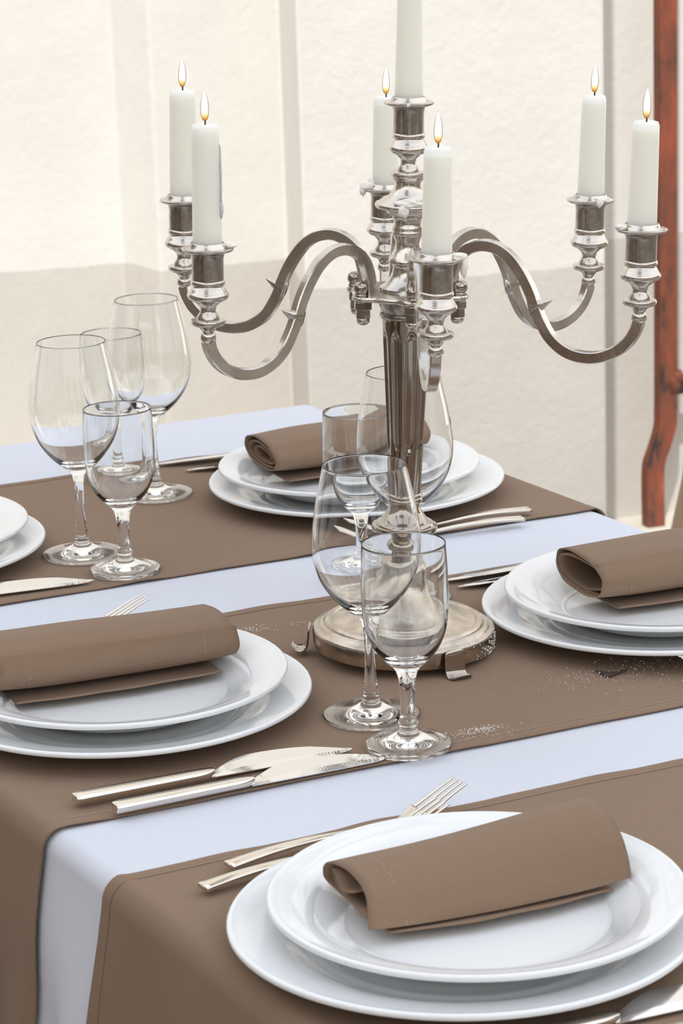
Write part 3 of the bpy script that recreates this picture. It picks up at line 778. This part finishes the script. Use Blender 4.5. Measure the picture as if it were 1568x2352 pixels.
# candle sockets (same turned shape on all seven lights)
def socket_parts(parent):
    lathe('socket_foot', [(.0045, -.0775), (.0050, -.0765), (.0063, -.0750), (.0065, -.0725), (.0060, -.0705), (.0047, -.0690), (.0055, -.0672), (.0072, -.0650), (.0125, -.0630), (.0138, -.0618), (.0141, -.0600), (.0135, -.0588), (.0092, -.0583), (.0089, -.0560), (.0068, -.0530), (.0062, -.0510), (.0068, -.0478), (.0098, -.0450), (.0104, -.0444)], M_SILV, parent, 48, sharp=50)
    lathe('socket_bulb', [(.0104, -.0444), (.0120, -.0438), (.0154, -.0418), (.0167, -.0396), (.0166, -.0380), (.0155, -.0366), (.0152, -.0362), (.0143, -.0345), (.0132, -.0325), (.0125, -.0318), (.0124, -.0310), (.0134, -.0305), (.0138, -.0290), (.0135, -.0272), (.0127, -.0266)], M_SILV, parent, 56, sharp=50)
    lathe('socket_cup', [(.0127, -.0266), (.0126, -.0100), (.0130, -.0072), (.0136, -.0056)], M_SILVD, parent, 56)
    lathe('drip_rim', [(.0136, -.0056), (.0160, -.0044), (.0196, -.0034), (.0207, -.0024), (.0208, -.0014), (.0200, -.0010), (.0180, -.0012), (.0155, -.0014), (.0149, -.0008), (.0143, .0022), (.0136, .0032), (.0127, .0032), (.0125, .0024), (.0125, -.0150), (0, -.0150)], M_SILV, parent, 56, sharp=50)
HK = {'RF': .3835, 'RB': .3765, 'MB': .3735, 'LB': .3800, 'LF': .3725, 'MF': .3795}   # drip rim heights, the arms are slightly bent
top = empty('candle_socket'); top.parent = cd; top.location = (0, 0, .4730 + .0013); tag(top, 'topmost socket above the baluster')
socket_parts(top)
# arms
armp = [(.0370, .3170), (.0385, .3240), (.0400, .3330), (.0445, .3450), (.0530, .3535), (.0660, .3580), (.0790, .3560), (.0910, .3480), (.1010, .3350), (.1090, .3200), (.1140, .3060), (.1185, .2960), (.1270, .2825), (.1390, .2730), (.1530, .2685), (.1680, .2690), (.1820, .2745), (.1920, .2830), (.1980, .2930), (.2000, .3000)]
first = None
for key in AZ:
    az = radians(AZ[key]); f = RH[key] / .2
    a = empty('arm', (0, 0, 0), (0, 0, az)); a.parent = cd
    pts = smooth_pts([(r if r < .06 else .06 + (r - .06) * (RH[key] - .06) / .14, 0, z + (HK[key] - .3765) * max(0, (r - .04) / .16)) for r, z in armp], 4)
    k = len(pts) - 1
    def sec(i, k=k):
        t = i / k
        w = .0047; h = .0044
        if t < .08: w = .0042 + .0020 * (1 - t / .08); h = .0050
        return rbox(w, h, .10, 1)
    V, Fc = sweep(pts, sec, (0, 1, 0)); bar = fix_normals(new('curved_bar', V, Fc, M_SILV, a)); bar.data.set_sharp_from_angle(angle=radians(35))
    # leaf spike on the upper outer side of the bar
    rx = .06 + (.1115 - .06) * (RH[key] - .06) / .14
    dz = (HK[key] - .3765) * .5
    sp = smooth_pts([(rx - .0030, 0, .3070 + dz), (rx + .0055, 0, .3098 + dz), (rx + .0100, 0, .3120 + dz), (rx + .0150, 0, .3146 + dz)], 4); kk = len(sp) - 1
    V, Fc = sweep(sp, lambda i, kk=kk: rbox(.0076 * (1 - .92 * (i / kk) ** .85), .0045 * (1 - .85 * max(0, i / kk - .3) ** 1.2), .45, 3), (0, 1, 0))
    fix_normals(new('leaf_spike', V, Fc, M_SILV, a)); del sp
    # bolt, nut and ball
    ball = lathe('bolt_head', [(0, .0075), (.0030, .0070), (.0052, .0050), (.0060, .0020), (.0055, -.0008), (.0042, -.0026), (.0050, -.0034), (.0052, -.0046), (0, -.0046)], M_SILVP, a, 28); ball.location = (.0480, 0, .3212)
    nb = lathe('nut', [(0, .0), (.0074, 0), (.0078, -.0008), (.0078, -.0062), (.0074, -.0068), (.0060, -.0070), (.0064, -.0075), (.0066, -.0135), (.0062, -.0140), (0, -.0140)], M_SILVD, a, 6, sharp=20); nb.location = (.0455, 0, .3118)
    cp = lathe('cap', [(.0050, .0), (.0055, -.0006), (.0056, -.0030), (.0040, -.0052), (.0016, -.0062), (0, -.0064)], M_SILV, a, 24); cp.location = (.0455, 0, .2980)
    s_ = empty('candle_socket'); s_.parent = cd; s_.location = (RH[key] * cos(az), RH[key] * sin(az), HK[key])
    socket_parts(s_)
# three curled strap feet
for az in (178, -60, 60):
    f_ = empty('foot', (0, 0, 0), (0, 0, radians(az))); f_.parent = cd
    p = smooth_pts([(.0810, 0, .0245), (.0818, 0, .0200), (.0822, 0, .0120), (.0835, 0, .0050), (.0880, 0, .0012), (.0930, 0, .0022), (.0965, 0, .0060)], 5); k = len(p) - 1
    def sec(i, k=k):
        t = i / k; w = .0100
        if t < .2: w = .0100 * math.sqrt(max(.05, 1 - (1 - t / .2) ** 2))
        elif t > .8: w = .0100 * math.sqrt(max(.12, 1 - ((t - .8) / .2) ** 2 * .85))
        return rbox(w, .0008, .5, 2)
    V, Fc = sweep(p, sec, (0, 1, 0)); V = [Vector(v) for v in V]
    # section x runs along the strap width: swap so that width lies along local y
    V2 = []; kk = len(sec(0))
    for i in range(len(p)):
        t = (p[min(i + 1, k)] - p[max(i - 1, 0)]).normalized(); nn = Vector((-t.z, 0, t.x))
        for (x, y) in sec(i): V2.append(p[i] + Vector((0, x, 0)) + nn * y)
    fix_normals(new('strap', V2, Fc, M_SILVP, f_))

# wax that has run over the metal
cdw = []
def wax(c, r, seed, amp=.4, fr=1.6): return blob('wax_drip', c, r, M_WAXD, cd, seed, amp, freq=fr)
wax((.0020, -.0200, .3915), (.0140, .0080, .0045), 1, .5, 2.2)
wax((.010, -.0165, .3950), (.0120, .0075, .0038), 2, .5, 2.2)
wax((-.004, -.0262, .3865), (.0045, .0026, .0050), 3)
wax((.006, -.0275, .3170), (.0130, .0080, .0024), 4, .8, 2.4)
wax((.012, -.0240, .3200), (.0065, .0050, .0034), 5, .7)
def at_socket(key, dx, dy, dz):
    az = radians(AZ[key]); return (RH[key] * cos(az) + dx, RH[key] * sin(az) + dy, HK[key] + dz)
wax(at_socket('MB', -.0150, -.004, .0010), (.0075, .0060, .0036), 6)
wax(at_socket('MB', -.0200, -.006, -.0025), (.0030, .0026, .0050), 7)
wax(at_socket('MB', -.0115, -.003, .0045), (.0045, .0040, .0045), 8)
wax(at_socket('MF', .0165, -.003, .0005), (.0075, .0060, .0030), 9)
wax(at_socket('MF', .0208, -.006, -.0060), (.0030, .0028, .0085), 10)
wax(at_socket('RB', .0095, -.0135, .0000), (.0085, .0050, .0026), 11)
wax(at_socket('RB', .0060, -.0185, -.0020), (.0030, .0025, .0040), 12)
wax(at_socket('RF', -.0165, -.004, .0005), (.0060, .0050, .0024), 13)
wax(at_socket('LF', .0170, .002, .0010), (.0060, .0050, .0022), 14)
wax((-.0010, -.0140, .4720), (.0018, .0100, .0018), 15)

# ------------------------------------------------------------------ candles
def candle(loc, H, label, rb=.0118, rt=.0103, drips=0, seed=0, lean=(0, 0), flame=True):
    o = empty('candle', loc, (lean[0], lean[1] , 0), label, 'candle', 'ivory candles burning in the candelabrum')
    V, Fc = lathe_data([(0, -.0130), (rb, -.0130)] + [(rb + (rt - rb) * i / 20, H * i / 20) for i in range(19)] + [(rt * .995, H * .965), (rt * .98, H - .0030), (rt * .90, H - .0006), (rt * .7, H), (rt * .4, H - .0015), (0, H - .0022)], 48, lambda a, z, r: 1 + .012 * math.sin(a * 2 + z * 30 + seed))
    new('wax_body', V, Fc, M_WAX, o)
    V, Fc = sweep([(0, 0, H - .004), (.0003, 0, H + .0015), (.0002, .0002, H + .0050)], rbox(.0006, .0006, .5)); new('wick', V, Fc, M_WICK, o)
    if flame:
        fp = [(0, 0), (.0014, .0004), (.0024, .0022), (.0031, .0055), (.0033, .0095), (.0029, .0145), (.0020, .0190), (.0009, .0225), (0, .0245)]
        s = smooth_pts([(a, b, 0) for a, b in fp], 3)
        V, Fc = lathe_data([(max(p.x, 0), p.y + H + .0022) for p in s], 24); new('flame', V, Fc, M_FLAME, o)
    rnd = random.Random(seed)
    for i in range(drips):
        z = H * (.30 + .14 * i) ; r = rb + (rt - rb) * z / H
        blob('wax_run', (r * .90, -.002 + .001 * i, z), (.0024 + .0008 * (i == 0), .0030, .0105 if i else .008), M_WAX, o, seed + i, .3)
    return o
Mc = Matrix.Translation(cd.location) @ Matrix.Rotation(TILT, 4, 'Y')
def cw(v): return tuple(Mc @ Vector(v))
spec = {'LB': (.469, 'candle on the far left arm, its flame the highest at the left', 0), 'LF': (.4655, 'candle on the near left arm with wax runs down its right side', 4), 'MB': (.4505, 'candle behind the central column, on the far middle arm', 0),
        'MF': (.4595, 'candle in front of the central column, lowest flame', 0), 'RB': (.4620, 'candle on the far right arm, left of the two right candles', 0), 'RF': (.4645, 'rightmost candle on the near right arm, before the rusty post', 0)}
for i, (key, (ht, lab, dr)) in enumerate(spec.items()):
    az = radians(AZ[key])
    candle(cw((RH[key] * cos(az), RH[key] * sin(az), HK[key] + .0022)), ht + .0038 - HK[key] - .0022, lab, drips=dr, seed=i * 3, lean=(0, TILT + (.010 if key in ('RB', 'RF') else -.012 if key == 'LF' else 0)), rt=.0108 if key != 'RB' else .0102)
candle(cw((0, 0, .4765)), .235, 'tall tapering central candle, top out of the picture', rb=.0116, rt=.0080, seed=40, lean=(0, TILT))

# ------------------------------------------------------------------ crumbs and painted pucker shade on the runner
def scatter(name, spots, label, seed):
    rnd = random.Random(seed); V = []; Fc = []
    for (x, y, sx_, sy_, n, s0, s1) in spots:
        for _ in range(n):
            a = rnd.gauss(0, 1) * sx_; b = rnd.gauss(0, 1) * sy_
            p = Vector((x, y, 0)) + TU * a + TV * b; s = s0 + (s1 - s0) * rnd.random() ** 3
            z = TZ + ST + .0004; base = len(V)
            an = rnd.random() * 6
            for k in range(4):
                V.append((p.x + s * cos(an + k * PI / 2) * (1.4 if k % 2 else .8), p.y + s * sin(an + k * PI / 2) * (1.4 if k % 2 else .8), z))
            V.append((p.x, p.y, z + s * .8)); V.append((p.x, p.y, z - .001))
            for k in range(4):
                Fc.append((base + k, base + (k + 1) % 4, base + 4)); Fc.append((base + (k + 1) % 4, base + k, base + 5))
    o = new(name, V, Fc, M_CRUMB, smooth=False); tag(o, label, 'crumbs', None, 'stuff'); return o
scatter('wax_crumbs', [(.100, 2.077, .012, .0035, 230, .00018, .0007), (.100, 2.075, .028, .009, 40, .0002, .0007), (.12, 2.070, .012, .004, 30, .0002, .0006)], 'white wax crumbs scattered on the runner right of the front water glass', 1)
scatter('wax_crumbs', [(.2202, 2.2104, .040, .016, 260, .00016, .00048), (.24, 2.20, .06, .04, 60, .0002, .0008)], 'fine white crumbs around the dark pucker patch below the right-hand plates', 2)
scatter('wax_crumbs', [(-.083, 2.362, .010, .006, 120, .0002, .0007), (-.04, 2.375, .012, .004, 12, .0003, .0009)], 'white wax crumbs on the runner between the left napkin and the base', 3)
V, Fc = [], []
outl = [(-.016, .006), (-.010, .004), (-.004, .0015), (.004, .0012), (.012, .004), (.0175, .006), (.013, .001), (.006, -.003), (-.001, -.008), (-.005, -.008), (-.010, -.002)]  # outline of the dark sheet laid where the runner puckers into shade
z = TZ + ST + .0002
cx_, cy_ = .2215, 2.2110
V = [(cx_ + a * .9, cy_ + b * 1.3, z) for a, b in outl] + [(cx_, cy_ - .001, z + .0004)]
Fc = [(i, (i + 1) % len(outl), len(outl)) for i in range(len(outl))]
st = new('pucker_shade_patch', V, Fc, M_PUCKER_SHADE); tag(st, 'small dark wing-shaped patch standing for a shaded pucker in the runner among the crumbs', 'pucker shade')
# crumbs sticking to the right side of the base rim
rnd = random.Random(9); V = []; Fc = []
for _ in range(170):
    a = radians(rnd.gauss(-14, 17)); zz = .0075 + rnd.random() * .0165; r = .0786 if zz < .0215 else .0772
    s = .0003 + .0007 * rnd.random() ** 2; c_ = Vector((r * cos(a), r * sin(a), zz)); tg = Vector((-sin(a), cos(a), 0)); b0 = len(V)
    for k in range(4): V.append(c_ + tg * s * cos(k * PI / 2) + Vector((0, 0, s * sin(k * PI / 2))))
    V.append(c_ + Vector((cos(a), sin(a), 0)) * s); Fc += [(b0 + k, b0 + (k + 1) % 4, b0 + 4) for k in range(4)]
cr2 = new('wax_specks', V, Fc, M_CRUMB, cd, smooth=False); cr2['kind'] = 'stuff'

# ------------------------------------------------------------------ covered chair behind the table, right edge
def covered_chair(loc, rot, label):
    ch = empty('chair', loc, (0, 0, rot), label, 'chair')
    V = []; Fc = []
    levels = [(.425, -.030), (.418, -.012), (.40, 0), (.34, .004), (.25, .018), (.14, .035), (.04, .05)]
    seg = 72
    for z, out in levels:
        for k in range(seg):
            a = 2 * PI * k / seg; c_, s_ = cos(a), sin(a)
            q = 5.0; rx = abs(c_) ** (2 / q) * (1 if c_ > 0 else -1); ry = abs(s_) ** (2 / q) * (1 if s_ > 0 else -1)
            wv = out + (.008 * math.sin(k * .9) * max(0, .44 - z) / .4)
            V.append((.20 + rx * (.20 + wv) + .085, ry * (.20 + wv), z))
    for i in range(len(levels) - 1):
        for k in range(seg): Fc.append((i * seg + k, i * seg + (k + 1) % seg, (i + 1) * seg + (k + 1) % seg, (i + 1) * seg + k))
    Fc.append(tuple(range(seg - 1, -1, -1)))
    sk = fix_normals(new('seat_cover', V, Fc, M_BROWN, ch, solid=(.002, -1)))
    for x in (.13, .45):
        for y in (-.15, .15):
            V, Fc = box_data(x - .018, x + .018, y - .018, y + .018, 0, .44); new('leg', V, Fc, M_WOOD, ch, smooth=False)
    V, Fc = box_data(.47, .49, -.19, .19, .46, .92); new('backrest', V, Fc, M_WOOD, ch, smooth=False, bevel=.006)

covered_chair((.520, 4.22, 0), radians(18), 'chair with a brown fabric seat cover, just showing at the right edge by the wall')
for b_, w_ in ((2.22, 'facing the left plates'), (1.60, 'facing the nearest plates')):  # unseen chairs, added to darken the cloth hanging on the left
    p_ = tw(.47, b_); covered_chair((p_.x, p_.y, 0), A25 + PI, 'unseen brown covered chair added left of the table to darken the hanging cloth, %s' % w_)
